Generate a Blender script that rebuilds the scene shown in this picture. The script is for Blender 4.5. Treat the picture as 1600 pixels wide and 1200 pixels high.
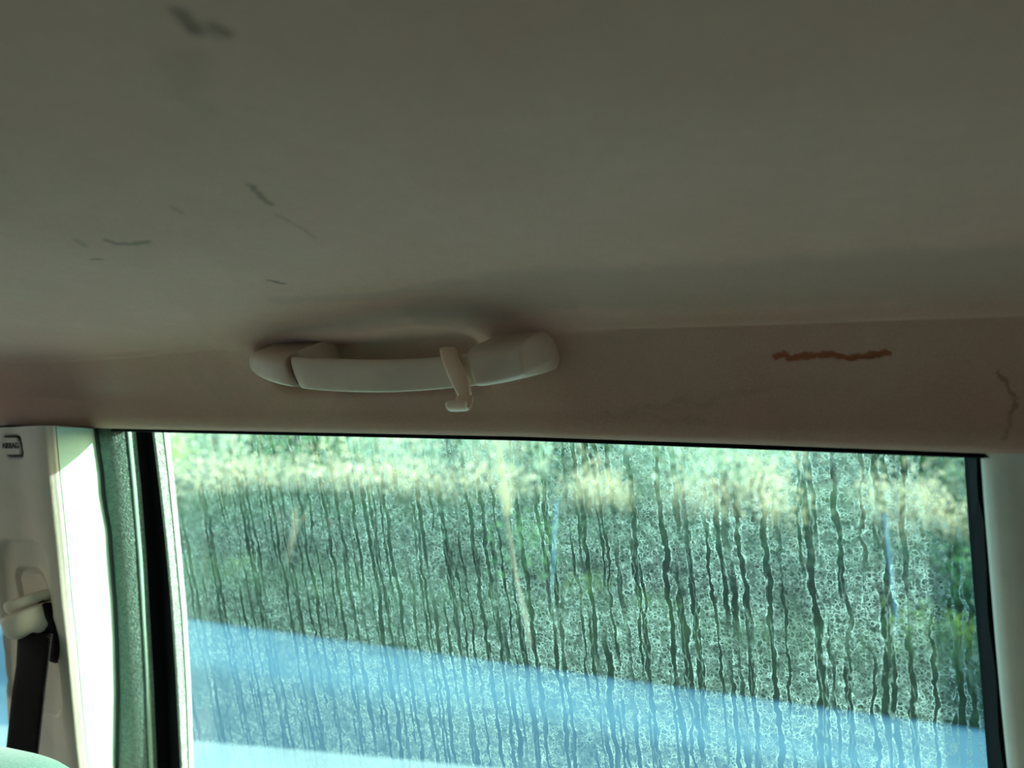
import bpy, bmesh, math, random
import numpy as np
from mathutils import Vector, Matrix, noise as mnoise
from mathutils.bvhtree import BVHTree

for _o in list(bpy.data.objects):
    bpy.data.objects.remove(_o)
SC = bpy.context.scene
COL = SC.collection
random.seed(7)
RNG = np.random.default_rng(7)

# ------------------------------------------------------------------ camera
EYE = 1.35                                   # camera height above the road
YAW, PITCH = math.radians(28), math.radians(5.5)
FPX = 1200.0                                 # focal length in pixels of a 1600 wide frame
CAM_LOC = Vector((0, 0, EYE))
FWD = Vector((-math.sin(YAW) * math.cos(PITCH), math.cos(YAW) * math.cos(PITCH), math.sin(PITCH)))
RGT = Vector((math.cos(YAW), math.sin(YAW), 0))
UPV = RGT.cross(FWD)
cd = bpy.data.cameras.new('camera')
cd.sensor_width = 36; cd.lens = FPX / 1600 * 36; cd.clip_start = 0.01; cd.clip_end = 500
cd.dof.use_dof = True; cd.dof.focus_distance = 0.55; cd.dof.aperture_fstop = 6.0
cam = bpy.data.objects.new('camera', cd); COL.objects.link(cam)
M3 = Matrix((RGT, UPV, -FWD)).transposed()
cam.matrix_world = Matrix.Translation(CAM_LOC) @ M3.to_4x4()
SC.camera = cam

# ------------------------------------------------------------------ sky, sun, exposure
SUN_DIR = Vector((0.93, 0.39, 0.30)).normalized()     # towards the sun: outside, behind the rear pillar
w = bpy.data.worlds.new('sky'); SC.world = w; w.use_nodes = True
nt = w.node_tree; nt.nodes.clear()
sky = nt.nodes.new('ShaderNodeTexSky'); sky.sky_type = 'NISHITA'; sky.sun_disc = False
sky.sun_elevation = math.asin(SUN_DIR.z); sky.sun_rotation = math.atan2(SUN_DIR.x, SUN_DIR.y)
sky.air_density = 1.0; sky.dust_density = 1.5; sky.ozone_density = 1.0
bg = nt.nodes.new('ShaderNodeBackground'); bg.inputs['Strength'].default_value = 0.32
wo = nt.nodes.new('ShaderNodeOutputWorld')
nt.links.new(sky.outputs[0], bg.inputs[0]); nt.links.new(bg.outputs[0], wo.inputs[0])
sd = bpy.data.lights.new('sun', 'SUN'); sd.energy = 6.6; sd.angle = math.radians(0.6); sd.color = (1.0, 0.95, 0.86)
so = bpy.data.objects.new('sun', sd); COL.objects.link(so)
so.rotation_euler = (-SUN_DIR).to_track_quat('-Z', 'Y').to_euler(); so.location = (0, 0, 6)
SC.view_settings.view_transform = 'Standard'; SC.view_settings.look = 'None'
SC.view_settings.gamma = 1.0; SC.view_settings.use_curve_mapping = False
SC.view_settings.exposure = 0.95

# ------------------------------------------------------------------ helpers
def ray(px, py):
    return (FWD + RGT * ((px - 800) / FPX) - UPV * ((py - 600) / FPX))
def at_y(px, py, y):
    d = ray(px, py); return CAM_LOC + d * ((y - CAM_LOC.y) / d.y)
TUMBLE = 0.27                                # the side of the car leans out downwards
def side(px, py, c):                         # on the leaning plane  Y + TUMBLE*(z-EYE) = c
    d = ray(px, py); return CAM_LOC + d * (c / (d.y + TUMBLE * d.z))
def on_z(px, py, z):
    d = ray(px, py); return CAM_LOC + d * ((z - CAM_LOC.z) / d.z)
def SP(x, zr, c):                            # point at car x, height zr relative to the eye, plane offset c
    return Vector((x, c - TUMBLE * zr, EYE + zr))

def link_mesh(name, me, mat, parent=None, smooth=True):
    if mat is not None: me.materials.append(mat)
    if smooth:
        me.polygons.foreach_set('use_smooth', [True] * len(me.polygons))
    o = bpy.data.objects.new(name, me); COL.objects.link(o)
    if parent is not None:
        o.parent = parent; o.matrix_parent_inverse = parent.matrix_world.inverted()
    return o
def mesh(name, verts, faces, mat, parent=None, smooth=True, sub=0, fix=True, origin=None):
    me = bpy.data.meshes.new(name)
    vs = [Vector(v) for v in verts]
    if origin is None and parent is None:
        origin = sum(vs, Vector()) / len(vs)
    if origin is not None: vs = [v - origin for v in vs]
    me.from_pydata([tuple(v) for v in vs], [], faces)
    if fix:
        bm = bmesh.new(); bm.from_mesh(me); bmesh.ops.recalc_face_normals(bm, faces=bm.faces[:]); bm.to_mesh(me); bm.free()
    me.update()
    o = link_mesh(name, me, mat, None, smooth)
    if origin is not None: o.location = origin
    if parent is not None: attach(o, parent)
    if sub:
        m = o.modifiers.new('smooth', 'SUBSURF'); m.levels = sub; m.render_levels = sub
    return o
def attach(o, parent):
    bpy.context.view_layer.update()
    o.parent = parent; o.matrix_parent_inverse = parent.matrix_world.inverted()
def empty(name, loc):
    o = bpy.data.objects.new(name, None); COL.objects.link(o); o.location = loc; o.empty_display_size = 0.05
    bpy.context.view_layer.update(); return o
def tag(o, label=None, cat=None, group=None, kind=None):
    if label: o['label'] = label
    if cat: o['category'] = cat
    if group: o['group'] = group
    if kind: o['kind'] = kind
    return o
def loft(loops, cap=True, closed=True):
    n = len(loops[0]); V = [p for l in loops for p in l]; F = []
    for i in range(len(loops) - 1):
        for j in range(n if closed else n - 1):
            k = (j + 1) % n
            F.append((i * n + j, i * n + k, (i + 1) * n + k, (i + 1) * n + j))
    if cap:
        F.append(tuple(range(n))[::-1]); F.append(tuple((len(loops) - 1) * n + j for j in range(n)))
    return V, F
def box_bm(x0, x1, y0, y1, z0, z1):
    V = [(x, y, z) for x in (x0, x1) for y in (y0, y1) for z in (z0, z1)]
    F = [(0, 1, 3, 2), (4, 6, 7, 5), (0, 4, 5, 1), (2, 3, 7, 6), (0, 2, 6, 4), (1, 5, 7, 3)]
    return V, F
def bevel(o, w_, seg=3):
    m = o.modifiers.new('bevel', 'BEVEL'); m.width = w_; m.segments = seg; m.limit_method = 'ANGLE'; m.angle_limit = math.radians(30)
    return o
def lerp(a, b, t): return a + (b - a) * t
def sstep(a, b, x):
    t = min(1, max(0, (x - a) / (b - a))); return t * t * (3 - 2 * t)
def interp(x, pts):
    if x <= pts[0][0]:
        (x0, y0), (x1, y1) = pts[0], pts[1]
    elif x >= pts[-1][0]:
        (x0, y0), (x1, y1) = pts[-2], pts[-1]
    else:
        for (x0, y0), (x1, y1) in zip(pts, pts[1:]):
            if x <= x1: break
    return y0 + (y1 - y0) * (x - x0) / (x1 - x0)
def rounded_rect(w_, h_, r, n=5):            # 2D loop
    pts = []
    for cx, cy, a0 in ((w_/2-r, h_/2-r, 0), (-w_/2+r, h_/2-r, 90), (-w_/2+r, -h_/2+r, 180), (w_/2-r, -h_/2+r, 270)):
        for i in range(n):
            a = math.radians(a0 + 90 * i / (n - 1)); pts.append((cx + r * math.cos(a), cy + r * math.sin(a)))
    return pts

# ------------------------------------------------------------------ materials
class NT:
    def __init__(s, name):
        s.m = bpy.data.materials.new(name); s.m.use_nodes = True
        s.t = s.m.node_tree; s.t.nodes.clear()
        s.out = s.n('ShaderNodeOutputMaterial')
    def n(s, typ, **kw):
        nd = s.t.nodes.new(typ)
        for k, v in kw.items():
            if k.startswith('i_'): nd.inputs[k[2:].replace('_', ' ')].default_value = v
            else: setattr(nd, k, v)
        return nd
    def l(s, a, b): s.t.links.new(a, b); return b
    def math(s, op, a, b=None, clamp=False):
        nd = s.n('ShaderNodeMath', operation=op); nd.use_clamp = clamp
        for i, v in enumerate((a, b)):
            if v is None: continue
            if isinstance(v, (int, float)): nd.inputs[i].default_value = v
            else: s.l(v, nd.inputs[i])
        return nd.outputs[0]
    def ramp(s, val, a, b, lo=0.0, hi=1.0, smooth=True):
        nd = s.n('ShaderNodeMapRange'); nd.interpolation_type = 'SMOOTHSTEP' if smooth else 'LINEAR'
        for i, v in zip((1, 2, 3, 4), (a, b, lo, hi)): nd.inputs[i].default_value = v
        s.l(val, nd.inputs[0]); return nd.outputs[0]
    def mix(s, fac, a, b):
        nd = s.n('ShaderNodeMix', data_type='RGBA')
        for idx, v in ((0, fac), (6, a), (7, b)):
            if isinstance(v, (int, float)): nd.inputs[idx].default_value = v
            elif isinstance(v, tuple): nd.inputs[idx].default_value = v if len(v) == 4 else (*v, 1)
            else: s.l(v, nd.inputs[idx])
        return nd.outputs[2]
    def noise(s, vec, scale, detail=3, rough=0.55, dist=0.0):
        nd = s.n('ShaderNodeTexNoise'); nd.inputs['Scale'].default_value = scale; nd.inputs['Detail'].default_value = detail
        nd.inputs['Roughness'].default_value = rough; nd.inputs['Distortion'].default_value = dist
        if vec is not None: s.l(vec, nd.inputs['Vector'])
        return nd.outputs[0]
    def bsdf(s, col, rough, bump=None, bstr=0.3, bdist=0.001, spec=0.3, **kw):
        p = s.n('ShaderNodeBsdfPrincipled')
        if isinstance(col, tuple): p.inputs['Base Color'].default_value = (*col, 1)
        else: s.l(col, p.inputs['Base Color'])
        p.inputs['Roughness'].default_value = rough; p.inputs['Specular IOR Level'].default_value = spec
        for k, v in kw.items(): p.inputs[k].default_value = v
        if bump is not None:
            b = s.n('ShaderNodeBump'); b.inputs['Strength'].default_value = bstr; b.inputs['Distance'].default_value = bdist
            s.l(bump, b.inputs['Height']); s.l(b.outputs[0], p.inputs['Normal'])
        return p.outputs[0]
    def done(s, sh): s.l(sh, s.out.inputs[0]); return s.m
def simple(name, col, rough=0.6, var=0.12, scale=30, bscale=800, bstr=0.2, bdist=0.0006, spec=0.3):
    k = NT(name); pos = k.n('ShaderNodeNewGeometry').outputs['Position']
    nz = k.ramp(k.noise(pos, scale), 0.3, 0.7)
    c = k.mix(nz, tuple(x * (1 - var) for x in col), tuple(min(1, x * (1 + var)) for x in col))
    return k.done(k.bsdf(c, rough, k.noise(pos, bscale, 2), bstr, bdist, spec))

def seg_group():
    g = bpy.data.node_groups.new('mark_segment', 'ShaderNodeTree')
    for nm, t in (('P', 'NodeSocketVector'), ('A', 'NodeSocketVector'), ('B', 'NodeSocketVector'), ('R', 'NodeSocketFloat'), ('Soft', 'NodeSocketFloat')):
        g.interface.new_socket(nm, in_out='INPUT', socket_type=t)
    g.interface.new_socket('Fac', in_out='OUTPUT', socket_type='NodeSocketFloat')
    gi = g.nodes.new('NodeGroupInput'); go = g.nodes.new('NodeGroupOutput')
    def vm(op, a, b=None):
        nd = g.nodes.new('ShaderNodeVectorMath'); nd.operation = op
        g.links.new(a, nd.inputs[0])
        if b is not None: g.links.new(b, nd.inputs[1])
        return nd
    pa = vm('SUBTRACT', gi.outputs['P'], gi.outputs['A']).outputs[0]
    ba = vm('SUBTRACT', gi.outputs['B'], gi.outputs['A']).outputs[0]
    d1 = vm('DOT_PRODUCT', pa, ba).outputs['Value']; d2 = vm('DOT_PRODUCT', ba, ba).outputs['Value']
    dv = g.nodes.new('ShaderNodeMath'); dv.operation = 'DIVIDE'; dv.use_clamp = True
    g.links.new(d1, dv.inputs[0]); g.links.new(d2, dv.inputs[1])
    sc = g.nodes.new('ShaderNodeVectorMath'); sc.operation = 'SCALE'
    g.links.new(ba, sc.inputs[0]); g.links.new(dv.outputs[0], sc.inputs['Scale'])
    df = vm('SUBTRACT', pa, sc.outputs[0]); ln = vm('LENGTH', df.outputs[0]).outputs['Value']
    mr = g.nodes.new('ShaderNodeMapRange'); mr.interpolation_type = 'SMOOTHSTEP'
    g.links.new(ln, mr.inputs[0]); g.links.new(gi.outputs['R'], mr.inputs[1])
    mu = g.nodes.new('ShaderNodeMath'); mu.operation = 'MULTIPLY'
    g.links.new(gi.outputs['R'], mu.inputs[0]); g.links.new(gi.outputs['Soft'], mu.inputs[1])
    g.links.new(mu.outputs[0], mr.inputs[2]); mr.inputs[3].default_value = 0; mr.inputs[4].default_value = 1
    g.links.new(mr.outputs[0], go.inputs[0])
    return g
SEG = seg_group()

# ------------------------------------------------------------------ headliner (the room's ceiling)
C_LIP = 0.462; Y_CREASE = 0.428
Z0 = sorted((p.x, p.z - EYE) for p in (at_y(x, y, C_LIP) for x, y in ((0, 664), (90, 668), (400, 674), (800, 682), (1200, 696), (1600, 711))))
Z1 = sorted((p.x, p.z - EYE) for p in (at_y(x, y, Y_CREASE) for x, y in ((0, 567), (200, 553), (380, 535), (700, 514), (880, 508), (1200, 497), (1600, 482))))
def ext(pts, x):                              # gentle extrapolation outside the measured range
    xl, xr = pts[0][0], pts[-1][0]
    if x < xl: return pts[0][1] - 0.02 * (xl - x) - 0.05 * (xl - x) ** 2
    if x > xr: return pts[-1][1] - 0.05 * (x - xr)
    return interp(x, pts)
def z0f(x): return ext(Z0, x)
def z1f(x): return ext(Z1, x)
XA, XB = at_y(383, 570, 0.44).x, at_y(880, 540, 0.44).x      # ends of the grab handle
def dense(poly, step):
    out = [poly[0]]
    for a, b in zip(poly, poly[1:]):
        L = math.hypot(b[0]-a[0], b[1]-a[1]); n = max(1, round(L / step))
        for i in range(1, n + 1): out.append((lerp(a[0], b[0], i/n), lerp(a[1], b[1], i/n)))
    return out
NV1, NV2 = 34, 60
def profile(x):
    z0, z1 = z0f(x), z1f(x)
    rgt = sstep(-0.45, -0.05, x)                 # the rear half has a sharper rolled lip
    aa = lerp(0.004, 0.020, rgt)
    lipd = lerp(0.0, 0.005, sstep(-0.5, -0.25, x))
    def ceil(s):
        s_ = min(s, 1.38 - s)
        if s_ <= 0: return z1 + s_ * 0.8
        return z1 + 0.085 * s_ - 0.055 * s_ * s_ + aa * (1 - math.exp(-s_ / 0.06))
    low = [(0.490, z0 + .030), (.482, z0 + .010), (.477, z0 + .003), (.4715, z0), (.466, z0 + .0005), (.462, z0 + .004), (.4595, z0 + .010)]
    # side panel, NV1 points with constant parameter so that the grid stays regular
    pan = []
    for i in range(1, NV1 + 1):
        t = i / NV1
        y = lerp(.4595, Y_CREASE + lipd + 0.004, t) + 0.006 * math.sin(math.pi * t)
        z = lerp(z0 + .010, z1 - 0.0015, t)
        # soft fold running along the panel near the front pillar
        fold = sstep(-0.56, -0.78, x) * math.exp(-((t - 0.42) / 0.13) ** 2)
        pan.append((y + 0.006 * fold, z - 0.003 * fold))
    edge = [(Y_CREASE + lipd * .5 + .002, z1 - 0.0028), (Y_CREASE, z1 - 0.0022), (Y_CREASE - .002, z1 - .0005)]
    cl = []
    for i in range(1, NV2 + 1):
        s = .003 + 0.0028 * i; cl.append((Y_CREASE - s, ceil(s)))
    P = low + pan + edge + cl
    # smoothing: strong beside the handle, mild at the front
    wgt = sstep(XA - 0.06, XA + 0.05, x) * (1 - sstep(XB - 0.03, XB + 0.07, x))
    base = 0.35 * (1 - sstep(-0.5, -0.3, x))
    wt = max(wgt, base)
    if wt > 0.01:
        A = np.array(P); lo = len(low) + 4
        B = A.copy()
        for _ in range(int(40 + 200 * wgt)):
            B[lo:-1] = 0.5 * B[lo:-1] + 0.25 * (B[lo-1:-2] + B[lo+1:])
        P = [tuple(v) for v in (A * (1 - wt) + B * wt)]
    # hand pocket pressed into the panel behind the grab bar
    pk = .030 * sstep(XA + .020, XA + .045, x) * (1 - sstep(XB - .085, XB - .050, x))
    if pk > 0:
        for i in range(1, NV1 + 16):
            t = i / NV1; j = len(low) + i - 1; q = sstep(.30, .62, t) * (1 - sstep(.92, 1.22, t))
            P[j] = (P[j][0] + pk * q, P[j][1] + pk * .25 * q)
    far = []
    s = .003 + 0.0028 * NV2
    while s < 1.40:
        s += 0.03; far.append((Y_CREASE - s, ceil(s)))
    sE = far[-1]
    far += [(sE[0] - 0.02, z1 - 0.03), (sE[0] - 0.035, z0 + 0.01), (sE[0] - 0.035, z0)]
    return P + far
xs = list(np.arange(-2.3, -1.01, 0.06)) + list(np.arange(-1.0, 0.137, 0.006)) + list(np.arange(0.14, 0.5, 0.012)) + list(np.arange(0.5, 1.5, 0.06))
rows = [profile(x) for x in xs]
NV = len(rows[0])
hv = []
for x, r in zip(xs, rows):
    for (y, z) in r:
        wob = 0.0035 * mnoise.noise(Vector((x * 5.0, y * 6.0, 3.1))) * sstep(0.43, 0.30, y)
        hv.append((x, y, EYE + z + wob))
hf = [(i * NV + j, (i + 1) * NV + j, (i + 1) * NV + j + 1, i * NV + j + 1) for i in range(len(xs) - 1) for j in range(NV - 1)]
HB = BVHTree.FromPolygons([Vector(v) for v in hv], hf)
def hit(px, py):
    loc, nrm, idx, dist = HB.ray_cast(CAM_LOC, ray(px, py).normalized()); return loc

def headliner_mat():
    k = NT('headliner_fabric'); pos = k.n('ShaderNodeNewGeometry').outputs['Position']
    fine = k.noise(pos, 900, 2); mid = k.noise(pos, 120, 3); big = k.noise(pos, 9, 4, 0.6)
    c = k.mix(k.ramp(big, 0.35, 0.65), (0.61, 0.365, 0.285), (0.65, 0.425, 0.33))
    c = k.mix(k.math('MULTIPLY', k.ramp(k.noise(pos, 38, 3), .45, .62), .30), c, (.55, .40, .275))
    c = k.mix(k.math('MULTIPLY', k.ramp(mid, 0.35, 0.7), 0.35), c, (0.56, 0.345, 0.255))
    c = k.mix(k.math('MULTIPLY', k.ramp(fine, 0.4, 0.75), 0.35), c, (0.74, 0.56, 0.43))
    nz = k.n('ShaderNodeTexNoise'); nz.inputs['Scale'].default_value = 70; nz.inputs['Detail'].default_value = 4; k.l(pos, nz.inputs['Vector'])
    def warp(amount):
        a = k.n('ShaderNodeVectorMath', operation='SUBTRACT'); k.l(nz.outputs['Color'], a.inputs[0]); a.inputs[1].default_value = (.5, .5, .5)
        b = k.n('ShaderNodeVectorMath', operation='SCALE'); k.l(a.outputs[0], b.inputs[0]); b.inputs['Scale'].default_value = amount
        d = k.n('ShaderNodeVectorMath', operation='ADD'); k.l(pos, d.inputs[0]); k.l(b.outputs[0], d.inputs[1]); return d.outputs[0]
    def mark(col, c, pts, R, soft, amt, wp):
        tot = None
        for a, b in zip(pts, pts[1:]):
            g = k.n('ShaderNodeGroup'); g.node_tree = SEG
            k.l(wp, g.inputs['P']); g.inputs['A'].default_value = hit(*a); g.inputs['B'].default_value = hit(*b)
            g.inputs['R'].default_value = R; g.inputs['Soft'].default_value = soft
            tot = g.outputs[0] if tot is None else k.math('MAXIMUM', tot, g.outputs[0])
        return k.mix(k.math('MULTIPLY', tot, amt), c, col)
    nf = k.n('ShaderNodeTexNoise'); nf.inputs['Scale'].default_value = 260; nf.inputs['Detail'].default_value = 4; k.l(pos, nf.inputs['Vector'])
    a2 = k.n('ShaderNodeVectorMath', operation='MULTIPLY_ADD'); k.l(nf.outputs['Color'], a2.inputs[0]); a2.inputs[1].default_value = (.005,) * 3
    a3 = k.n('ShaderNodeVectorMath', operation='SUBTRACT'); k.l(pos, a3.inputs[0]); a3.inputs[1].default_value = (.0025,) * 3; k.l(a3.outputs[0], a2.inputs[2]); warp2 = a2.outputs[0]
    w1 = warp(0.006); w2 = warp2; w3 = warp(0.016)
    # broad, soft darker band along the edge of the ceiling
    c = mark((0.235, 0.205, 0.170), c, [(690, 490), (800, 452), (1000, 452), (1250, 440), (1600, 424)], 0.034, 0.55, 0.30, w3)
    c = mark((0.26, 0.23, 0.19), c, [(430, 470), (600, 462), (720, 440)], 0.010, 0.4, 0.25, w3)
    dark = (0.13, 0.085, 0.05)
    c = mark(dark, c, [(283, 20), (305, 48)], 0.0042, 0.05, 0.8, w2)
    c = mark((0.14, 0.105, 0.06), c, [(335, 42), (350, 50)], 0.0046, 0.05, 0.75, w2)
    c = mark((0.15, 0.12, 0.09), c, [(302, 50), (340, 56)], 0.0020, 0.1, 0.3, w2)
    c = mark((0.30, 0.21, 0.155), c, [(300, 90), (280, 150), (320, 170)], 0.012, 0.0, 0.22, w3)
    c = mark(dark, c, [(392, 290), (406, 306), (424, 320)], 0.0030, 0.05, 0.7, w2)
    c = mark(dark, c, [(430, 335), (470, 355), (492, 372)], 0.0022, 0.1, 0.32, w2)
    c = mark(dark, c, [(268, 322), (284, 334)], 0.0024, 0.1, 0.35, w2)
    c = mark(dark, c, [(166, 375), (182, 381), (212, 382), (232, 378)], 0.0038, 0.05, 0.6, w1)
    c = mark((0.12, 0.10, 0.04), c, [(145, 405), (157, 405)], 0.0034, 0.05, 0.6, w2)
    c = mark(dark, c, [(120, 375), (135, 385)], 0.003, 0.1, 0.3, w1)
    c = mark((0.13, 0.06, 0.04), c, [(420, 438), (442, 443)], 0.0030, 0.05, 0.85, w2)
    # rust mark on the side panel and the brown squiggle near the rear pillar
    c = mark((0.36, 0.095, 0.035), c, [(1212, 558), (1226, 552), (1232, 561), (1260, 556), (1300, 554), (1325, 559), (1360, 555), (1386, 551)], 0.0028, 0.45, 0.92, warp2)
    c = mark((0.16, 0.09, 0.03), c, [(1335, 559), (1378, 557)], 0.0012, 0.2, 0.6, w2)
    c = mark((0.16, 0.10, 0.05), c, [(1558, 582), (1574, 602), (1588, 625), (1582, 645)], 0.0016, 0.2, 0.55, w2)
    c = mark((0.17, 0.12, 0.07), c, [(1580, 650), (1570, 686)], 0.0022, 0.2, 0.35, w2)
    c = mark((0.19, 0.15, 0.10), c, [(1100, 655), (950, 650), (1240, 600)], 0.004, 0.1, 0.15, w3)
    return k.done(k.bsdf(c, 0.95, k.math('ADD', fine, mid), 0.35, 0.0008, 0.1, **{'Sheen Weight': 0.25, 'Sheen Roughness': 0.6}))
M_head = headliner_mat()
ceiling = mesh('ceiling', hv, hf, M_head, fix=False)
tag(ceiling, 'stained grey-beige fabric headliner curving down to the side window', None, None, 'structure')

# ------------------------------------------------------------------ plain materials
def plastic(name, col, rough, grain=1400, gstr=0.25, spec=0.35):
    return simple(name, col, rough, 0.05, 25, grain, gstr, 0.0004, spec)
M_handle = plastic('grey_plastic', (0.74, 0.60, 0.475), 0.42, 1800, 0.06)
M_hook = plastic('beige_plastic', (0.86, 0.63, 0.47), 0.35, 1800, 0.05)
M_seam = plastic('seam_rubber', (0.015, 0.014, 0.013), 0.7)
M_pillar = plastic('pillar_plastic', (0.74, 0.66, 0.58), 0.62, 700, 0.5)
M_cpillar = plastic('rear_pillar_plastic', (0.74, 0.76, 0.70), 0.6, 900, 0.3)
M_white = simple('body_paint', (0.43, 0.60, 0.52), 0.45, 0.02, 10, 300, 0.03)
M_black = plastic('black_rubber', (0.005, 0.0055, 0.007), 0.8, 1400, .2, .08)
M_ring = plastic('black_ring_plastic', (0.006, 0.006, 0.007), 0.7, 1400, .2, .1)
def leather_grain(name, col, rough, scale=420, st=0.9, dist=0.0012, spec=0.4, rim=0.3):
    k = NT(name); pos = k.n('ShaderNodeNewGeometry').outputs['Position']
    v = k.n('ShaderNodeTexVoronoi', feature='DISTANCE_TO_EDGE'); v.inputs['Scale'].default_value = scale
    wz = k.n('ShaderNodeTexNoise'); wz.inputs['Scale'].default_value = scale * .6; k.l(pos, wz.inputs['Vector'])
    ad = k.n('ShaderNodeVectorMath', operation='MULTIPLY_ADD'); k.l(wz.outputs['Color'], ad.inputs[0]); ad.inputs[1].default_value = (.004,) * 3; k.l(pos, ad.inputs[2])
    k.l(ad.outputs[0], v.inputs['Vector'])
    h = k.ramp(v.outputs[0], 0.0, 0.35)
    h = k.math('ADD', h, k.noise(pos, scale * 2.2, 3))
    c = k.mix(k.ramp(k.noise(pos, scale * .8, 3), .35, .65), tuple(x * .75 for x in col), tuple(min(1, x * 1.2) for x in col))
    return k.done(k.bsdf(c, rough, h, st, dist, spec))
M_seal = leather_grain('grained_vinyl', (0.15, 0.235, 0.20), 0.42)
M_seallip = plastic('seal_lip_rubber', (0.30, 0.42, 0.36), 0.45)
M_strip = leather_grain('grained_frame_vinyl', (0.72, 0.76, 0.73), 0.35, 600, 1.0, 0.0012, 0.6)
M_doorcard = simple('door_card', (0.50, 0.37, 0.26), 0.8)
M_floor = simple('floor_carpet', (0.22, 0.16, 0.11), 0.95)

# ------------------------------------------------------------------ glass with dried rain tracks
def glass_mat(dirty=True, name='side_glass', tcol=(0.64, 0.94, 0.88)):
    k = NT(name)
    tint = k.n('ShaderNodeBsdfTransparent'); tint.inputs[0].default_value = (*tcol, 1)
    gl = k.n('ShaderNodeBsdfGlossy'); gl.inputs['Roughness'].default_value = 0.02; gl.inputs[0].default_value = (1, 1, 1, 1)
    m0 = k.n('ShaderNodeMixShader'); m0.inputs[0].default_value = 0.045
    k.l(tint.outputs[0], m0.inputs[1]); k.l(gl.outputs[0], m0.inputs[2])
    if not dirty: return k.done(m0.outputs[0])
    tc = k.n('ShaderNodeTexCoord').outputs['Object']
    sep = k.n('ShaderNodeSeparateXYZ'); k.l(tc, sep.inputs[0]); X, Z = sep.outputs[0], sep.outputs[2]
    def v2(sx, sz, off=0.0, wx=None):
        cb = k.n('ShaderNodeCombineXYZ')
        xx = X if wx is None else k.math('ADD', X, wx)
        k.l(k.math('MULTIPLY', xx, sx), cb.inputs[0]); k.l(k.math('MULTIPLY', Z, sz), cb.inputs[1]); cb.inputs[2].default_value = off
        return cb.outputs[0]
    # rivulets: wandering vertical tracks where running drops washed the silt away
    def kink(sx, sz, off, amp): return k.math('MULTIPLY', k.math('SUBTRACT', k.noise(v2(sx, sz, off), 1, 4, 0.62), 0.5), amp)
    def riv(freq, off, wdt, kk, life):
        vo = k.n('ShaderNodeTexVoronoi', voronoi_dimensions='1D', feature='F1'); vo.inputs['Scale'].default_value = 1.0; vo.inputs['Randomness'].default_value = 0.85
        k.l(k.math('ADD', k.math('MULTIPLY', k.math('ADD', X, kk), freq), off), vo.inputs['W'])
        d = k.math('DIVIDE', vo.outputs['Distance'], freq)                   # metres from the track
        lv = k.ramp(k.noise(v2(freq * .8, 9, off + 3.0), 1, 2), life - .05, life + .07)
        wv = k.math('MULTIPLY', k.ramp(k.noise(v2(220, 70, off), 1, 2), .25, .75, .55, 1.45), wdt)
        q = k.math('DIVIDE', d, wv)                                           # 1 at the rim
        cl = k.math('MAXIMUM', k.ramp(q, .8, 1.05), k.math('SUBTRACT', 1.0, lv))
        rm = k.math('MULTIPLY', k.math('MULTIPLY', k.ramp(q, .85, 1.05), k.ramp(q, 1.1, 1.55, 1, 0)), lv)
        return cl, rm
    c1, r1 = riv(52, 0.0, .0020, kink(26, 26, 4.0, .014), .40)
    c2, r2 = riv(85, 7.7, .0013, kink(40, 34, 12.0, .014), .47)
    c3, r3 = riv(21, 3.1, .0026, kink(14, 16, 21.0, .016), .42)
    clear = k.math('MINIMUM', k.math('MINIMUM', c1, c2), c3)
    rim = k.math('MAXIMUM', k.math('MAXIMUM', r1, r2), r3)
    # dried drops: rings of silt
    wz = k.n('ShaderNodeTexNoise'); wz.inputs['Scale'].default_value = 210; wz.inputs['Detail'].default_value = 3; k.l(tc, wz.inputs['Vector'])
    ad = k.n('ShaderNodeVectorMath', operation='MULTIPLY_ADD'); k.l(wz.outputs['Color'], ad.inputs[0]); ad.inputs[1].default_value = (.004, 0, .004); k.l(tc, ad.inputs[2])
    def drops(scale, r0, var):
        vo = k.n('ShaderNodeTexVoronoi', feature='F1'); vo.inputs['Scale'].default_value = scale; vo.inputs['Randomness'].default_value = 0.9
        k.l(ad.outputs[0], vo.inputs['Vector'])
        sp = k.n('ShaderNodeSeparateColor'); k.l(vo.outputs['Color'], sp.inputs[0])
        q = k.math('DIVIDE', vo.outputs['Distance'], k.math('ADD', k.math('MULTIPLY', sp.outputs[0], var), r0))
        hole = k.ramp(q, .75, 1.0, 1, 0)
        edge = k.math('MULTIPLY', k.ramp(q, .85, 1.05), k.ramp(q, 1.1, 1.6, 1, 0))
        return hole, edge
    h1, e1 = drops(300, .24, .34); h2, e2 = drops(540, .22, .34)
    hole = k.math('MAXIMUM', h1, k.math('MULTIPLY', h2, .7)); edge = k.math('MAXIMUM', e1, k.math('MULTIPLY', e2, .75))
    cover = k.ramp(k.noise(tc, 22, 3, .6), 0.28, 0.58, 0.45, 1.0)
    spread = k.math('MULTIPLY', k.ramp(k.math('SUBTRACT', X, k.math('MULTIPLY', Z, .9)), -0.50, 0.30, 0.58, 1.05, False), cover)
    film = k.math('MULTIPLY', k.ramp(k.noise(tc, 120, 4, .65), 0.3, 0.7, 0.04, 0.21), k.ramp(hole, 0, 1, 1, .25))
    brk = k.ramp(k.noise(tc, 190, 3), 0.36, 0.58, .18, 1.0)
    body = k.math('MULTIPLY', k.math('MULTIPLY', k.math('ADD', film, k.math('MULTIPLY', k.math('MULTIPLY', edge, brk), .42)), spread), clear)
    dirt = k.math('ADD', body, k.math('MULTIPLY', k.math('MULTIPLY', k.math('MULTIPLY', rim, brk), spread), 0.30))
    dirt = k.math('ADD', dirt, 0.03, clamp=True)
    tr = k.n('ShaderNodeBsdfTranslucent'); tr.inputs[0].default_value = (0.31, 0.63, 0.55, 1)
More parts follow.
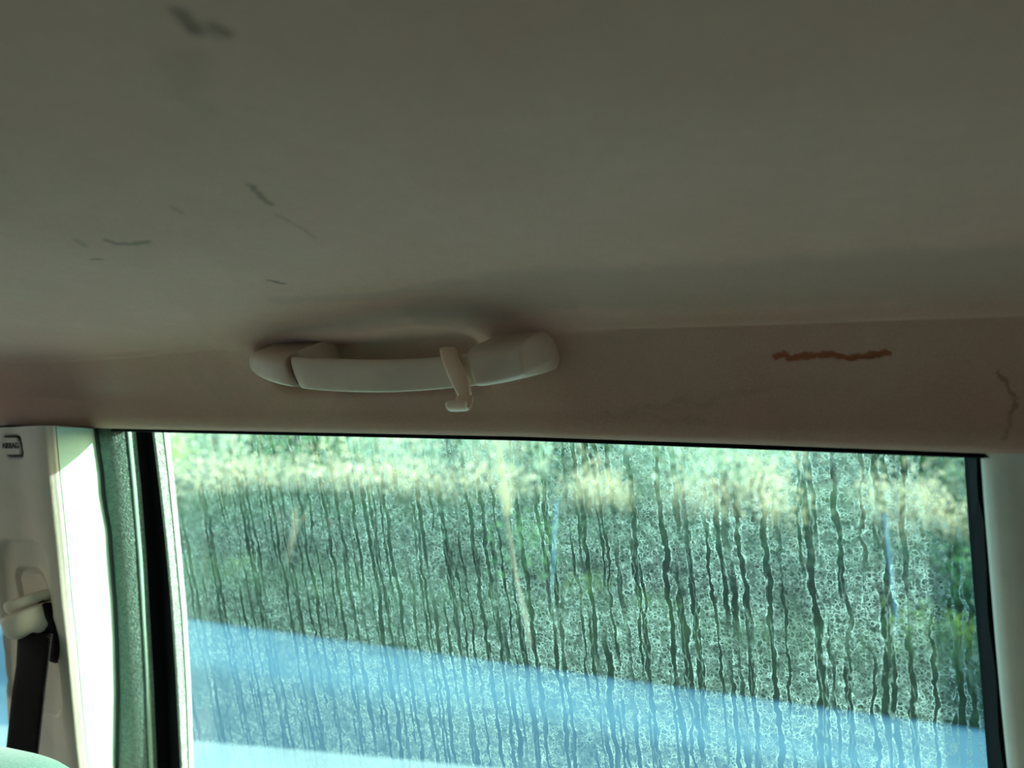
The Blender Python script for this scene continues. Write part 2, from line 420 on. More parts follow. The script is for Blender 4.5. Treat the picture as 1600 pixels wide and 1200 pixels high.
    df = k.n('ShaderNodeBsdfDiffuse'); df.inputs[0].default_value = (0.31, 0.55, 0.48, 1)
    ms = k.n('ShaderNodeMixShader'); ms.inputs[0].default_value = 0.35
    k.l(tr.outputs[0], ms.inputs[1]); k.l(df.outputs[0], ms.inputs[2])
    m1 = k.n('ShaderNodeMixShader'); k.l(dirt, m1.inputs[0]); k.l(m0.outputs[0], m1.inputs[1]); k.l(ms.outputs[0], m1.inputs[2])
    return k.done(m1.outputs[0])
M_glass = glass_mat(); M_glass2 = glass_mat(False, 'clear_glass'); M_glass3 = glass_mat(False, 'light_cut_glass', (.22, .25, .23))  # third glass: dark tint added on unseen panes to dim the cabin

# ------------------------------------------------------------------ rear door: glass, frame, seals
C_GLASS = 0.512
GL = [side(x, y, C_GLASS) for x, y in ((258, 680), (265, 740), (276, 850), (286, 960), (293, 1080), (297, 1200))]
GR = [side(x, y, C_GLASS) for x, y in ((1511, 700), (1516, 790), (1524, 900), (1533, 1010), (1540, 1110), (1547, 1200))]
def curve_x(pts):
    ps = sorted((p.z - EYE, p.x) for p in pts); return lambda zr: interp(zr, ps)
xl, xr_ = curve_x(GL), curve_x(GR)
Z_TOP = 0.070; Z_SILL = -0.36
def ztop(x): return z0f(x) + 0.060
nx, nz = 30, 24
def glass_grid(c, thick):
    V, F = [], []
    for i in range(nz + 1):
        for j in range(nx + 1):
            t = j / nx
            zr = Z_SILL + (0.05 - Z_SILL) * i / nz
            x = lerp(xl(zr) - 0.012, xr_(zr) + 0.014, t)
            zr2 = Z_SILL + (ztop(x) - Z_SILL) * i / nz
            V.append(SP(x, zr2, c))
    for i in range(nz):
        for j in range(nx):
            a = i * (nx + 1) + j; F.append((a, a + 1, a + nx + 2, a + nx + 1))
    return V, F
V, F = glass_grid(C_GLASS, 0)
window_1 = mesh('window_1', V, F, M_glass, fix=False)
tag(window_1, 'tinted rear side window covered with dried rain streaks', kind='structure')

door_1 = empty('door_1', SP(-0.3, -0.6, 0.5)); tag(door_1, 'rear door around the rain-streaked window', kind='structure')
ZS = [-0.42 + (0.062 + 0.42) * i / 40 for i in range(41)]
def wob(z, s, a): return a * mnoise.noise(Vector((s, z * 14, 0.7)))
def vsweep(name, prof, mat, parent, zs=ZS, sub=0, cap=True, smooth=True):
    """vertical sweep: prof(zr) gives a closed loop of (x, c) at the height zr"""
    loops = [[SP(x, zr, c) for x, c in prof(zr)] for zr in zs]
    V, F = loft(loops, cap); return mesh(name, V, F, mat, parent, sub=sub, smooth=smooth)
# measured borders of the front side of the window, as car x over height
def border(pix, c): return curve_x([side(x, y, c) for x, y in pix])
b_lip0 = border(((204, 680), (212, 760), (220, 860), (226, 960), (232, 1060), (238, 1200)), 0.490)
b_strip = border(((242, 680), (252, 760), (262, 850), (270, 940), (278, 1060), (285, 1200)), 0.503)
b_e2 = border(((150, 685), (158, 740), (161, 780), (170, 830), (173, 880), (178, 940), (181, 1000), (183, 1080), (181, 1200)), 0.474)
b_e1 = border(((84, 672), (88, 720), (94, 780), (102, 860), (109, 940), (116, 1000), (124, 1090), (131, 1165), (135, 1200)), 0.428)
# sunlit grained strip of the frame, beside the glass
vsweep('window_frame', lambda z: [(b_strip(z) - .004, .5035), (b_strip(z), .503), (xl(z) + .0005, .5095), (xl(z) + .0010, .516), (min(b_strip(z), xl(z)) - .006, .516)], M_strip, door_1, smooth=False)
vsweep('glass_seal', lambda z: [(xl(z) - .0005, .5093), (xl(z) + .0018, .5098), (xl(z) + .0018, .5115), (xl(z) - .0005, .5115)], plastic('glass_seal_grey', (.42, .52, .46), .4), door_1, smooth=False)
# black channel behind it
vsweep('frame_channel', lambda z: [(b_lip0(z) - .004, .493), (b_lip0(z) + .003, .506), (min(b_strip(z), xl(z)) - .004, .506), (min(b_strip(z), xl(z)) - .006, .516), (b_lip0(z) - .012, .516)], M_black, door_1, smooth=False)
# rear frame: black rubber between the glass and the rear pillar trim
b_r0 = border(((1506, 700), (1512, 790), (1520, 900), (1529, 1010), (1537, 1110), (1544, 1200)), 0.509)
b_r1 = border(((1535, 706), (1541, 790), (1550, 900), (1559, 1010), (1568, 1110), (1577, 1200)), 0.470)
def rear_prof(z):
    n = .0007 * math.sin(z * 90) + (.0012 if -0.036 < z < -0.026 else 0)
    return [(b_r0(z), .5105), (b_r0(z) + .0015, .505), (b_r1(z) - .002 + n, .484), (b_r1(z) + .02, .482), (b_r1(z) + .02, .53), (b_r0(z) + .014, .53), (b_r0(z) + .012, .514), (b_r0(z), .514)]
vsweep('rear_seal', rear_prof, M_black, door_1, smooth=False)
def strip_x(name, x0, x1, f, mat, parent, n=80):
    """sweep along the car: f(x) gives a closed loop of (y, zr)"""
    loops = []
    for i in range(n + 1):
        x = lerp(x0, x1, i / n); loops.append([Vector((x, y, EYE + z)) for y, z in f(x)])
    V, F = loft(loops); return mesh(name, V, F, mat, parent)
# thin black seal line under the headliner's rolled edge
strip_x('header_seal', -1.05, 0.34, lambda x: [(.4725, z0f(x) + .004), (.470, z0f(x) - .0020), (.476, z0f(x) - .0026), (.483, z0f(x) + .001), (.484, z0f(x) + .012)], M_black, door_1, 120)
def blob(name, c, sx, sy, sz, mat, parent):
    bm = bmesh.new(); bmesh.ops.create_uvsphere(bm, u_segments=16, v_segments=10, radius=1)
    V = [Vector((v.co.x * sx, v.co.y * sy, v.co.z * sz)) + c for v in bm.verts]; F = [tuple(v.index for v in f.verts) for f in bm.faces]; bm.free()
    return mesh(name, V, F, mat, parent)
p = at_y(382, 673, .474); blob('rubber_stop', p, .0065, .005, .0030, M_black, door_1)
p = at_y(118, 671, .468); blob('header_clip', p, .012, .005, .0028, M_black, door_1)
# lower half of the door below the frame
V, F = loft([[SP(x, z, .470), SP(x, z, .55)] [::1] + [] for x, z in ()] or [[SP(-.70, -.36, .465), SP(-.70, -.36, .56), SP(-.70, -1.0, .40), SP(-.70, -1.0, .28)], [SP(.16, -.36, .465), SP(.16, -.36, .56), SP(.16, -1.0, .40), SP(.16, -1.0, .28)]])
mesh('door_card', V, F, M_doorcard, door_1, smooth=False)

# roof skin outside the headliner and outer body, all real sheet metal
V, F = [], []
for x in xs:
    z0 = z0f(x)
    for y, z in ((.535, z0 + .078), (.52, z0 + .10), (.46, z1f(x) + .05), (.2, z1f(x) + .095), (-.26, z1f(x) + .11), (-.72, z1f(x) + .095), (-.99, z1f(x) + .03), (-1.03, z0 + .03)):
        V.append((x, y, EYE + z))
F = [(i * 8 + j, (i + 1) * 8 + j, (i + 1) * 8 + j + 1, i * 8 + j + 1) for i in range(len(xs) - 1) for j in range(7)]
roof = mesh('roof', V, F, M_white, fix=False); tag(roof, 'outer roof skin above the headliner', kind='structure')

# ------------------------------------------------------------------ middle pillar with trim
trim_1 = empty('trim_1', SP(-0.76, -0.6, .45)); tag(trim_1, 'grey plastic middle pillar trim with an airbag badge', kind='structure')
ZP = [-0.62 + (z0f(-.71) - .0005 + 0.62) * i / 60 for i in range(61)]
# face of the trim: a height field with the recesses pressed in
p_badge0, p_badge1 = side(2, 683, .430), side(40, 712, .430)
b_left = border(((-70, 672), (-60, 800), (-30, 900), (0, 985), (5, 1060), (11, 1165), (13, 1200)), 0.432)
badge_c = side(21.5, 697.5, .4275)
BW, BH = 0.0315, 0.0212
def sd_rr(u, v, w_, h_, r):
    qx, qy = abs(u) - w_ / 2 + r, abs(v) - h_ / 2 + r
    return math.hypot(max(qx, 0), max(qy, 0)) + min(max(qx, qy), 0) - r
rec_tr, rec_br = side(84, 852, .430), side(109, 1117, .430)
rec_tl = side(-6, 848, .430)
slot_l, slot_r = side(16, 897, .430), side(69, 905, .430)
slot_c = (slot_l + slot_r) / 2
def relief(x, zr):
    d = 0.0
    s = sd_rr(x - badge_c.x, zr - (badge_c.z - EYE), BW, BH, .006)
    d += .0030 * sstep(.0006, -.0010, s)
    xr = interp(zr, [(rec_br.z - EYE, rec_br.x), (rec_tr.z - EYE, rec_tr.x)])
    xl2 = interp(zr, [(rec_br.z - EYE, rec_br.x - .115), (rec_tr.z - EYE, rec_tl.x + .004)])
    cx, ww = (xr + xl2) / 2, (xr - xl2)
    zc, hh = (rec_tr.z + rec_br.z) / 2 - EYE, rec_tr.z - rec_br.z + .004
    s = sd_rr(x - cx, zr - zc, ww, hh, .022)
    d += .0060 * sstep(.0012, -.0012, s)
    s = sd_rr(x - slot_c.x, zr - (slot_c.z - EYE) + .035, abs(slot_r.x - slot_l.x), .085, .016)
    d += .0055 * sstep(.0010, -.0010, s) - .0035 * sstep(-.003, -.0055, s)
    return d
NXP, NZP = 110, 240
V, F = [], []
for i in range(NZP + 1):
    zr = -0.45 + (z0f(-.74) - .0005 + 0.45) * i / NZP
    xa, xb = b_left(zr), b_e1(zr)
    for j in range(NXP + 1):
        t = j / NXP; x = lerp(xa, xb, t)
        rnd = .005 * (sstep(.955, 1.0, t) ** 2) + .008 * sstep(.05, 0, t) ** 2
        crown = -.004 * math.sin(math.pi * t) - .009 * sstep(.60, .93, t)
        V.append(SP(x, zr, .432 + rnd + crown + relief(x, zr)))
    V.append(SP(xb - .0035, zr, .440)); V.append(SP(xb - .020, zr, .470))
    V.insert(len(V) - (NXP + 3), SP(xa, zr, .49))
W_ = NXP + 4
F = [(i * W_ + j, i * W_ + j + 1, (i + 1) * W_ + j + 1, (i + 1) * W_ + j) for i in range(NZP) for j in range(W_ - 1)]
mesh('pillar_cover', V, F, M_pillar, trim_1, fix=False)
# badge with its lettering
def plate(name, c, w_, h_, r, cplane, th, mat, parent, n=6, bw=.0006):
    L = rounded_rect(w_, h_, r, n)
    lo = [SP(c.x + a, c.z - EYE + b, cplane + th) for a, b in L]
    mi = [SP(c.x + a, c.z - EYE + b, cplane + bw) for a, b in L]
    hi = [SP(c.x + a * .96, c.z - EYE + b * .94, cplane) for a, b in L]
    V, F = loft([lo, mi, hi]); return mesh(name, V, F, mat, parent, smooth=False)
crown_b = -.0035
groove = plate('badge_groove', badge_c, BW - .001, BH - .001, .0055, .4308 + crown_b, .002, M_seam, trim_1)
badge = plate('airbag_badge', badge_c - Vector((.0006, 0, -.0003)), BW - .0058, BH - .0052, .004, .4286 + crown_b, .0035, M_pillar, trim_1)
badge['label'] = 'small raised badge embossed AIRBAG'
fc = bpy.data.curves.new('airbag_lettering', 'FONT'); fc.body = 'AIRBAG'; fc.align_x = 'CENTER'; fc.align_y = 'CENTER'
fc.size = 0.0078; fc.extrude = .0003; fc.offset = .00010
fo = bpy.data.objects.new('tmp_text', fc); COL.objects.link(fo); bpy.context.view_layer.update()
tm = bpy.data.meshes.new_from_object(fo.evaluated_get(bpy.context.evaluated_depsgraph_get())); bpy.data.objects.remove(fo)
# orientation: local x along the car, local y up the leaning pillar, facing inwards (-Y)
ux = Vector((1, 0, 0)); uy = Vector((0, -TUMBLE, 1)).normalized(); uz = ux.cross(uy)
R = Matrix((ux, uy, uz)).transposed().to_4x4()
tm.name = 'airbag_lettering'
tl = link_mesh('airbag_lettering', tm, plastic('lettering_dark', (.05, .048, .045), .6), None, False)
tl.matrix_world = Matrix.Translation(SP(badge_c.x - .0008, badge_c.z - EYE + .0004, .4283 + crown_b)) @ R
attach(tl, badge)
# white return of the pillar, facing the rear
vsweep('pillar_return', lambda z: [(b_e1(z) - .003, .4300), (b_e1(z) + .0004, .4305), (lerp(b_e1(z), b_e2(z), .5) + .002, .452), (b_e2(z), .4735), (b_e2(z) + .001, .482), (b_e2(z) - .05, .485), (b_e1(z) - .05, .445)], M_white, trim_1, ZP, smooth=False)
# grained weatherstrip: a bulging tube with a thin lip
def seal_prof(z):
    xa, xb = b_e2(z), b_lip0(z)
    pa, pb = Vector((xa + .0008, .476)), Vector((xb - .001, .4885))
    d = pb - pa; n_ = Vector((-d.y, d.x)); n_ = -n_.normalized() if n_.y > 0 else n_.normalized()
    pts = []
    for i in range(13):
        t = i / 12; b = math.sin(math.pi * t) ** .7
        pts.append(tuple(pa + d * t + n_ * (.0058 * b)))
    pts += [(xb - .003, .512), (xa - .01, .512)]
    return pts
vsweep('weatherstrip', seal_prof, M_seal, trim_1, ZP)
def lip_prof(z):
    xb = b_lip0(z) + wob(z, 1.3, .0006); c = .4888
    return [(xb + .0016 * math.cos(a) , c + .0022 * math.sin(a)) for a in [2 * math.pi * i / 10 for i in range(10)]]
vsweep('weatherstrip_lip', lip_prof, M_seallip, trim_1, ZP)
# dark gap between the pillar paint and the weatherstrip
def gap_prof(z):
    x = b_e2(z) + wob(z, 8.1, .0006); return [(x - .0008, .4738), (x + .0016, .4728), (x + .0026, .4768), (x, .478)]
vsweep('seal_edge', gap_prof, plastic('seal_edge_rubber', (.05, .075, .065), .6), trim_1, ZP)
# steel core of the pillar
V, F = loft([[SP(x, z, c) for x, c in ((b_left(z) + .004, .484), (b_e2(z) - .012, .484), (b_lip0(z) - .010, .515), (b_lip0(z) - .012, .522), (b_left(z) + .004, .522))] for z in (-.95, -.6, -.42, -.2, 0, .06)])
mesh('pillar_core', V, F, M_black, trim_1, smooth=False)

# ------------------------------------------------------------------ rear pillar trim
trim_2 = empty('trim_2', SP(.2, -.6, .45)); tag(trim_2, 'pale grey rear pillar trim beside the window', kind='structure')
def rp(z):
    x = b_r1(z)
    return [(x + .0, .482), (x - .0006, .476), (x + .0012, .4715), (x + .005, .4685), (x + .013, .4665), (x + .05, .4655), (x + .12, .4655), (x + .30, .4655), (x + .30, .53), (x + .03, .53), (x + .03, .486)]
vsweep('pillar_cover', rp, M_cpillar, trim_2, [-.6 + (.6 + z0f(.03) + .001) * i / 50 for i in range(51)], smooth=True).modifiers.new('e', 'EDGE_SPLIT').split_angle = math.radians(50)

# ------------------------------------------------------------------ seat belt on the pillar
belt = empty('seat_belt', SP(-.82, -.17, .43)); tag(belt, 'black seat belt hanging from a grey guide on the pillar', 'seat belt')
g_l, g_r = side(0, 945, .415), side(76, 935, .415)
gx0, gx1 = side(2, 950, .418).x, side(84, 950, .425).x
def bowl(name, px0, px1, y_l, y_r, thick, depth, dish, taper, mat):
    """half-round collar standing out from the pillar, tilted up to the rear"""
    A, B = side(px0, y_l, .425), side(px1, y_r, .430)
    c = (A + B) / 2; rx = (B.x - A.x) / 2; tilt = (B.z - A.z) / 2
    V, F, N = [], [], 28
    rings = [(0.0, -dish, 0.0), (.55, -dish, .6), (.86, -dish * .3, .9), (.96, 0, .98), (1.0, -thick * .18, 1.0), (1.0, -thick * .6, 1.0), (lerp(1, taper, .5), -thick * .9, .9), (taper, -thick, taper)]
    for (r, dz, rd) in rings:
        for i in range(N + 1):
            a = math.pi * i / N
            u = -math.cos(a) * r; v = math.sin(a) ** .8 * depth * rd
            x = c.x + rx * u
            zz = c.z - EYE + tilt * u + dz + .004 * (abs(u) ** 2) * (1 if u > 0 else .3)
            cpl = .439 + .002 * u
            pnt = SP(x, zz, cpl); pnt.y -= v
            V.append(pnt)
    n = N + 1
    for i in range(len(rings) - 1):
        for j in range(N): F.append((i * n + j, i * n + j + 1, (i + 1) * n + j + 1, (i + 1) * n + j))
    F.append(tuple((len(rings) - 1) * n + j for j in range(n)))
    return mesh(name, V, F, mat, belt)
bowl('guide_collar', 26, 76, 944, 925, .012, .036, .007, .90, M_pillar)
bowl('guide_neck', 30, 72, 955, 937, .014, .031, .0, .95, M_pillar)
bowl('guide_cup', 24, 84, 968, 943, .024, .040, .006, .60, M_pillar)
# black loop of the guide, seen at the right of the belt
o_c = side(72, 988, .422)
V, F = [], []
loops = []
for rr, cc in ((1.0, .436), (1.0, .424), (.93, .4205), (.6, .4205), (.3, .424)):
    loops.append([SP(o_c.x + rr * .0205 * math.cos(a), o_c.z - EYE + rr * .032 * math.sin(a), cc) for a in [2 * math.pi * i / 28 for i in range(28)]])
V, F = loft(loops); mesh('guide_loop', V, F, M_ring, belt)
# webbing: a woven ribbon with thickness
def webbing_mat():
    k = NT('belt_webbing'); tc = k.n('ShaderNodeNewGeometry').outputs['Position']
    sep = k.n('ShaderNodeSeparateXYZ'); k.l(tc, sep.inputs[0])
    wv = k.math('SINE', k.math('MULTIPLY', k.math('ADD', sep.outputs[2], k.math('MULTIPLY', sep.outputs[0], .15)), 2600))
    wx = k.math('SINE', k.math('MULTIPLY', sep.outputs[0], 3200))
    h = k.math('ADD', wv, k.math('MULTIPLY', wx, .5))
    c = k.mix(k.ramp(wv, -1, 1), (.006, .005, .006), (.014, .012, .013))
    return k.done(k.bsdf(c, .8, h, .4, .0004, .05))
M_web = webbing_mat()
WL = [side(28, 985, .418), side(25, 1040, .400), side(19, 1080, .388), side(10, 1165, .372), side(2, 1240, .36), side(-8, 1330, .345)]
WR = [side(80, 990, .416), side(74, 1035, .400), side(69, 1075, .388), side(59, 1165, .372), side(52, 1240, .36), side(44, 1330, .345)]
loops = []
for i in range(31):
    t = i / 30 * (len(WL) - 1); k_ = min(int(t), len(WL) - 2); f = t - k_
    a, b = WL[k_].lerp(WL[k_ + 1], f), WR[k_].lerp(WR[k_ + 1], f)
    loop = []
    for s in range(9):
        q = a.lerp(b, s / 8); q = q + Vector((0, -.0035 * math.sin(math.pi * s / 8) * math.exp(-i / 6), 0)); loop.append(q)
    back = [q + Vector((0.0004, .0014, 0)) for q in loop[::-1]]
    loops.append(loop + back)
V, F = loft(loops); wb = mesh('webbing', V, F, M_web, belt); wb['label'] = 'black woven belt webbing'

# ------------------------------------------------------------------ front seat
def fabric_mat(name, c1, c2, sc=500):
    k = NT(name); pos = k.n('ShaderNodeNewGeometry').outputs['Position']
    c = k.mix(k.ramp(k.noise(pos, sc, 3), .35, .65), c1, c2)
    return k.done(k.bsdf(c, .9, k.noise(pos, sc * 2, 2), .3, .0006, .15, **{'Sheen Weight': .3}))
M_seat = fabric_mat('seat_fabric', (.12, .235, .195), (.16, .29, .24))
edge_p = at_y(176, 1200, .375); top_p = at_y(40, 1163, .36)
seat = empty('front_seat', Vector((edge_p.x - .10, .17, .40))); tag(seat, 'pale teal fabric front seat backrest at the lower left corner', 'car seat')
zt = top_p.z; xr0 = edge_p.x
loops = []
for z_, dx_, hw, dp in ((.45, .06, .21, .085), (.70, .045, .232, .095), (.95, .015, .236, .09), (zt - .07, .0, .232, .080), (zt - .035, -.003, .222, .074), (zt - .013, -.010, .205, .062), (zt - .002, -.022, .175, .045), (zt, -.035, .12, .02)):
    cx = xr0 - .076 + dx_; cy = .175
    loops.append([Vector((cx + dp * math.copysign(abs(math.cos(a)) ** .55, math.cos(a)), cy + hw * math.copysign(abs(math.sin(a)) ** .45, math.sin(a)), z_)) for a in [2 * math.pi * i / 40 for i in range(40)]])
V, F = loft(loops); mesh('backrest', V, F, M_seat, seat, sub=1)
V, F = box_bm(xr0 - .62, xr0 - .06, -.10, .37, .30, .47); bevel(mesh('seat_cushion', V, F, M_seat, seat), .05, 4)
V, F = box_bm(xr0 - .60, xr0 - .08, -.06, .33, .262, .315); mesh('seat_base', V, F, M_black, seat, smooth=False)

# ------------------------------------------------------------------ rest of the cabin shell (out of frame, shapes the light)
V, F = box_bm(-2.3, 1.45, -1.05, .50, .20, .26); floor = mesh('floor', V, F, M_floor, smooth=False); tag(floor, 'dark cabin floor carpet', kind='structure')
V, F = loft([[Vector((x, -.93, .26)), Vector((x, -1.06, .85)), Vector((x, -1.03, .95)), Vector((x, -1.10, .95)), Vector((x, -1.10, .20)), Vector((x, -.93, .20))] for x in (-2.3, 1.45)])
wall_left = mesh('wall_left', V, F, M_doorcard, smooth=False); tag(wall_left, 'far side door panels below the windows', kind='structure')
for i, (xa, xb) in enumerate(((-.86, -.72), (.10, .26))):
    V, F = loft([[Vector((xa, y, z)), Vector((xb, y, z)), Vector((xb, y - .05, z)), Vector((xa, y - .05, z))] for y, z in ((-1.03, .94), (-.985, EYE + .06))])
    o = mesh('trim_%d' % (i + 3), V, F, M_pillar, smooth=False); tag(o, 'far side door pillar', kind='structure')
V, F = loft([[SP(x, -1.0, c), SP(x, -.42, c), SP(x, -.40, c + .03), SP(x, -1.0, c + .08)] for x, c in ((-2.3, .30), (-.82, .42))])
wall_front_door = mesh('door_2', V, F, M_doorcard, smooth=False); tag(wall_front_door, 'front door panel below its window', kind='structure')
V, F = loft([[SP(x, -1.0, c), SP(x, -.30, c), SP(x, -.28, c + .08), SP(x, -1.0, c + .12)] for x, c in ((.30, .40), (1.45, .40))])
o = mesh('wall_right', V, F, M_cpillar, smooth=False); tag(o, 'load area side panel behind the rear pillar', kind='structure')
V, F = [SP(x, z, .515) for x, z in ((-1.7, -.42), (-.80, -.42), (-.80, .045), (-1.5, .045))], [(0, 1, 2, 3)]
o = mesh('window_2', V, F, M_glass2, smooth=False, fix=False); tag(o, 'front side window', kind='structure')

V, F = [Vector(v) for v in ((-.80, -1.06, .94), (1.40, -1.06, .94), (1.40, -1.02, EYE + .05), (-.80, -1.02, EYE + .05))], [(0, 1, 2, 3)]
o = mesh('window_3', V, F, M_glass3, smooth=False, fix=False); tag(o, 'unseen far side pane tinted dark to cut light', kind='structure')  # dark tint added to hold back light from the far side
V, F = loft([[Vector((x, -1.0, .2)), Vector((x, .5, .2)), Vector((x, .5, 1.0)), Vector((x + .1, .45, z)), Vector((x + .1, -.95, z)), Vector((x, -1.0, 1.0))] for x, z in ((1.45, 1.38), (1.5, 1.38))])
o = mesh('wall_back', V, F, M_doorcard, smooth=False); tag(o, 'cargo area end panel behind the rear seats', kind='structure')

V, F = loft([[Vector((x, -1.02, .2)), Vector((x, .60, .2)), Vector((x, .60, z)), Vector((x, -1.02, z))] for x, z in ((-2.5, .96), (-2.3, 1.0), (-2.0, .98), (-1.9, .85))])
o = mesh('wall_front', V, F, M_doorcard, smooth=False); tag(o, 'unseen dashboard added to cut light, beige for warm bounce', kind='structure')  # added out of view: closes the front, beige bounces warm light back

M_dark = fabric_mat('dark_seat_fabric', (.05, .047, .043), (.075, .07, .065))
rear = empty('rear_seat_blocker', Vector((.35, -.26, .26))); tag(rear, 'unseen dark bench seat added behind the camera to cut light', 'car seat')  # unseen bench added to darken the headliner above the camera
V, F = box_bm(.26, .44, -.88, .38, .45, 1.19); bevel(mesh('backrest', V, F, M_dark, rear), .06, 4)
V, F = box_bm(-.22, .34, -.88, .38, .26, .52); bevel(mesh('seat_cushion', V, F, M_dark, rear), .05, 4)
for y in (-.62, .12):
    V, F = box_bm(.30, .42, y - .13, y + .13, 1.18, 1.36); bevel(mesh('headrest', V, F, M_dark, rear), .045, 4)
V, F = [Vector(v) for v in ((.36, .53, 1.0), (1.45, .53, 1.0), (1.45, .48, EYE + .03), (.36, .48, EYE + .03))], [(0, 1, 2, 3)]
o = mesh('window_4', V, F, M_glass3, smooth=False, fix=False); tag(o, 'unseen rear quarter window tinted dark to cut light', kind='structure')  # dark pane added out of view to dim light from the rear

# ------------------------------------------------------------------ grab handle
grab = empty('grab_handle', Vector(((XA + XB) / 2, .44, at_y(630, 560, .44).z)))
tag(grab, 'grey plastic grab handle with a coat hook above the window', 'grab handle')
def rib(t_, b_, yf, yb, up=0.0, tuck=0.011, bulge=0.0, lean=.004):
    """one section of the handle: top and bottom of the inner face in pixels, front and back depth"""
    T, B = at_y(*t_, yf + lean * -.5), at_y(*b_, yf + lean)
    T.y = yf; B.y = yf + lean
    dT = Vector((0, yb - yf, 0)); up_ = Vector((0, 0, up))
    Tb, Bb = T + dT + up_, B + Vector((0, yb - B.y, tuck))
    M_ = (T + B) / 2 + Vector((0, -bulge, 0))
    def L(a, b, t): return a.lerp(b, t)
    return [L(T, B, .10), L(T, B, .35) + Vector((0, -bulge, 0)), L(T, B, .65) + Vector((0, -bulge, 0)), L(T, B, .92), L(B, Bb, .10), L(B, Bb, .5), L(B, Bb, .92),
            L(Bb, Tb, .12), L(Bb, Tb, .5), L(Bb, Tb, .88), L(Tb, T, .10), L(Tb, T, .5), L(Tb, T, .86)]
def px_of(x, y):
    d = Vector((x, y, EYE + .05)) - CAM_LOC; return 800 + FPX * d.dot(RGT) / d.dot(FWD)
def shape(name, ribs, mat, parent=grab, sub=2):
    V, F = loft(ribs); return mesh(name, V, F, mat, parent, sub=sub)
# front end cap
capr = [rib((388, 558), (389, 572), .434, .452, .010), rib((385, 553), (391, 580), .419, .454, .016), rib((389, 551), (400, 590), .409, .456, .021), rib((402, 552), (418, 599), .4035, .458, .023, bulge=.0006), rib((424, 554.5), (440, 605.5), .401, .458, .023, bulge=.0008),
        rib((436, 556), (452, 607), .401, .458, .023, bulge=.0006), rib((440.5, 556.5), (457, 607.6), .4016, .458, .023), rib((442, 557), (459, 607.6), .4045, .458, .022)]
cap_o = shape('front_mount', capr, M_handle)
# recessed seam
shape('seam', [rib((436, 556), (452, 606), .4075, .440, .004), rib((456, 556), (478, 607), .4075, .440, .004)], M_seam)
# the bar
barp = [((446, 556), (467, 607.5), .4055), ((449, 555.5), (471, 608.3), .4025), ((458, 555.5), (480, 609.5), .4008), ((480, 557), (500, 611.5), .400), ((520, 558.5), (536, 613.8), .399), ((560, 559.5), (572, 614.8), .3985),
        ((600, 559.5), (610, 614.6), .3982), ((640, 558), (650, 612.5), .398), ((675, 555.5), (686, 609.5), .398), ((705, 552), (716, 606.5), .398), ((728, 549), (742, 604), .3985), ((745, 546), (758, 602), .399)]
shape('bar', [rib(t_, b_, y, y + .017, 0.0, .0035, .0012, .005) for t_, b_, y in barp], M_handle)
# rear mount, wider and closed
mr = [rib((722, 547), (741, 606), .4012, .452, .018), rib((724, 546), (744, 606.6), .3985, .454, .020, bulge=.0008), rib((730, 544.5), (750, 605.8), .3975, .455, .022, bulge=.001), rib((760, 541), (775, 601.5), .3975, .456, .024, bulge=.0014), rib((790, 538), (800, 596), .3985, .456, .024, bulge=.0012)]
for i_ in range(9):
    a_ = math.radians(90 * (i_ + .25) / 9.3); Ya_ = .3985 + .046 * (1 - math.cos(a_)); Xa_ = lerp(at_y(812, 565, .3985).x, at_y(876, 545, .445).x, math.sin(a_)); cx_ = px_of(Xa_, Ya_); h_ = 28 * math.cos(a_) ** .5; cy_ = 563 - 17 * math.sin(a_)
    mr.append(rib((cx_ - 3 * math.cos(a_), cy_ - h_), (cx_ + 3 * math.cos(a_), cy_ + h_), Ya_, .456, .022 * math.cos(a_) ** .8, bulge=.0010 * math.cos(a_), lean=.001))
shape('rear_mount', mr, M_handle)
# coat hook: a strap over the bar ending in a small curled hook
def hookloop(cx, cy, depth_y, w_px, th, slant):
    """cross section: width along the car, thickness in depth"""
    a = at_y(cx - w_px / 2, cy + slant, depth_y); b = at_y(cx + w_px / 2, cy - slant, depth_y)
    n_ = Vector((0, th, 0)); q = .18
    return [a.lerp(b, q), a.lerp(b, .5), a.lerp(b, 1 - q), b + n_ * .3, b + n_ * .7, b.lerp(a, q) + n_, b.lerp(a, .5) + n_, b.lerp(a, 1 - q) + n_, a + n_ * .7, a + n_ * .3]
hk = [hookloop(696, 541, .412, 22, .005, 1), hookloop(696, 544, .401, 25, .006, 1), hookloop(697, 549, .3955, 26, .006, 2), hookloop(700, 558, .393, 26, .005, 3), hookloop(706, 575, .392, 26, .005, 4), hookloop(713, 592, .392, 25, .005, 4), hookloop(719, 605, .393, 23, .005, 4), hookloop(723, 614, .395, 22, .0045, 3), hookloop(724, 622, .398, 20, .004, 2)]
shape('coat_hook', hk, M_hook)
# the curl: sweep in depth around the bottom and up to the front tab
def curlloop(c, rad, w_, th):
    ax = Vector((1, 0, 0)) * w_ / 2; r = rad.normalized() * th / 2
    return [c - ax * .8 - r, c - r, c + ax * .8 - r, c + ax - r * .4, c + ax + r * .4, c + ax * .8 + r, c + r, c - ax * .8 + r, c - ax + r * .4, c - ax - r * .4]
P0 = at_y(725, 616, .398); P1 = at_y(722, 634, .392); P2 = at_y(713, 637, .3815); P3 = at_y(714, 624, .379)
cpts = [P0, P0.lerp(P1, .5) + Vector((0, .002, 0)), P1, (P1 + P2) / 2 + Vector((0, 0, -.0022)), P2, P2.lerp(P3, .5) + Vector((0, -.001, 0)), P3]
cl = []
for i, c in enumerate(cpts):
    t_ = (cpts[min(i + 1, 6)] - cpts[max(i - 1, 0)]).normalized(); rad = t_.cross(Vector((1, 0, 0)))
    cl.append(curlloop(c, rad, lerp(.0120, .0155, i / 6), .0030))
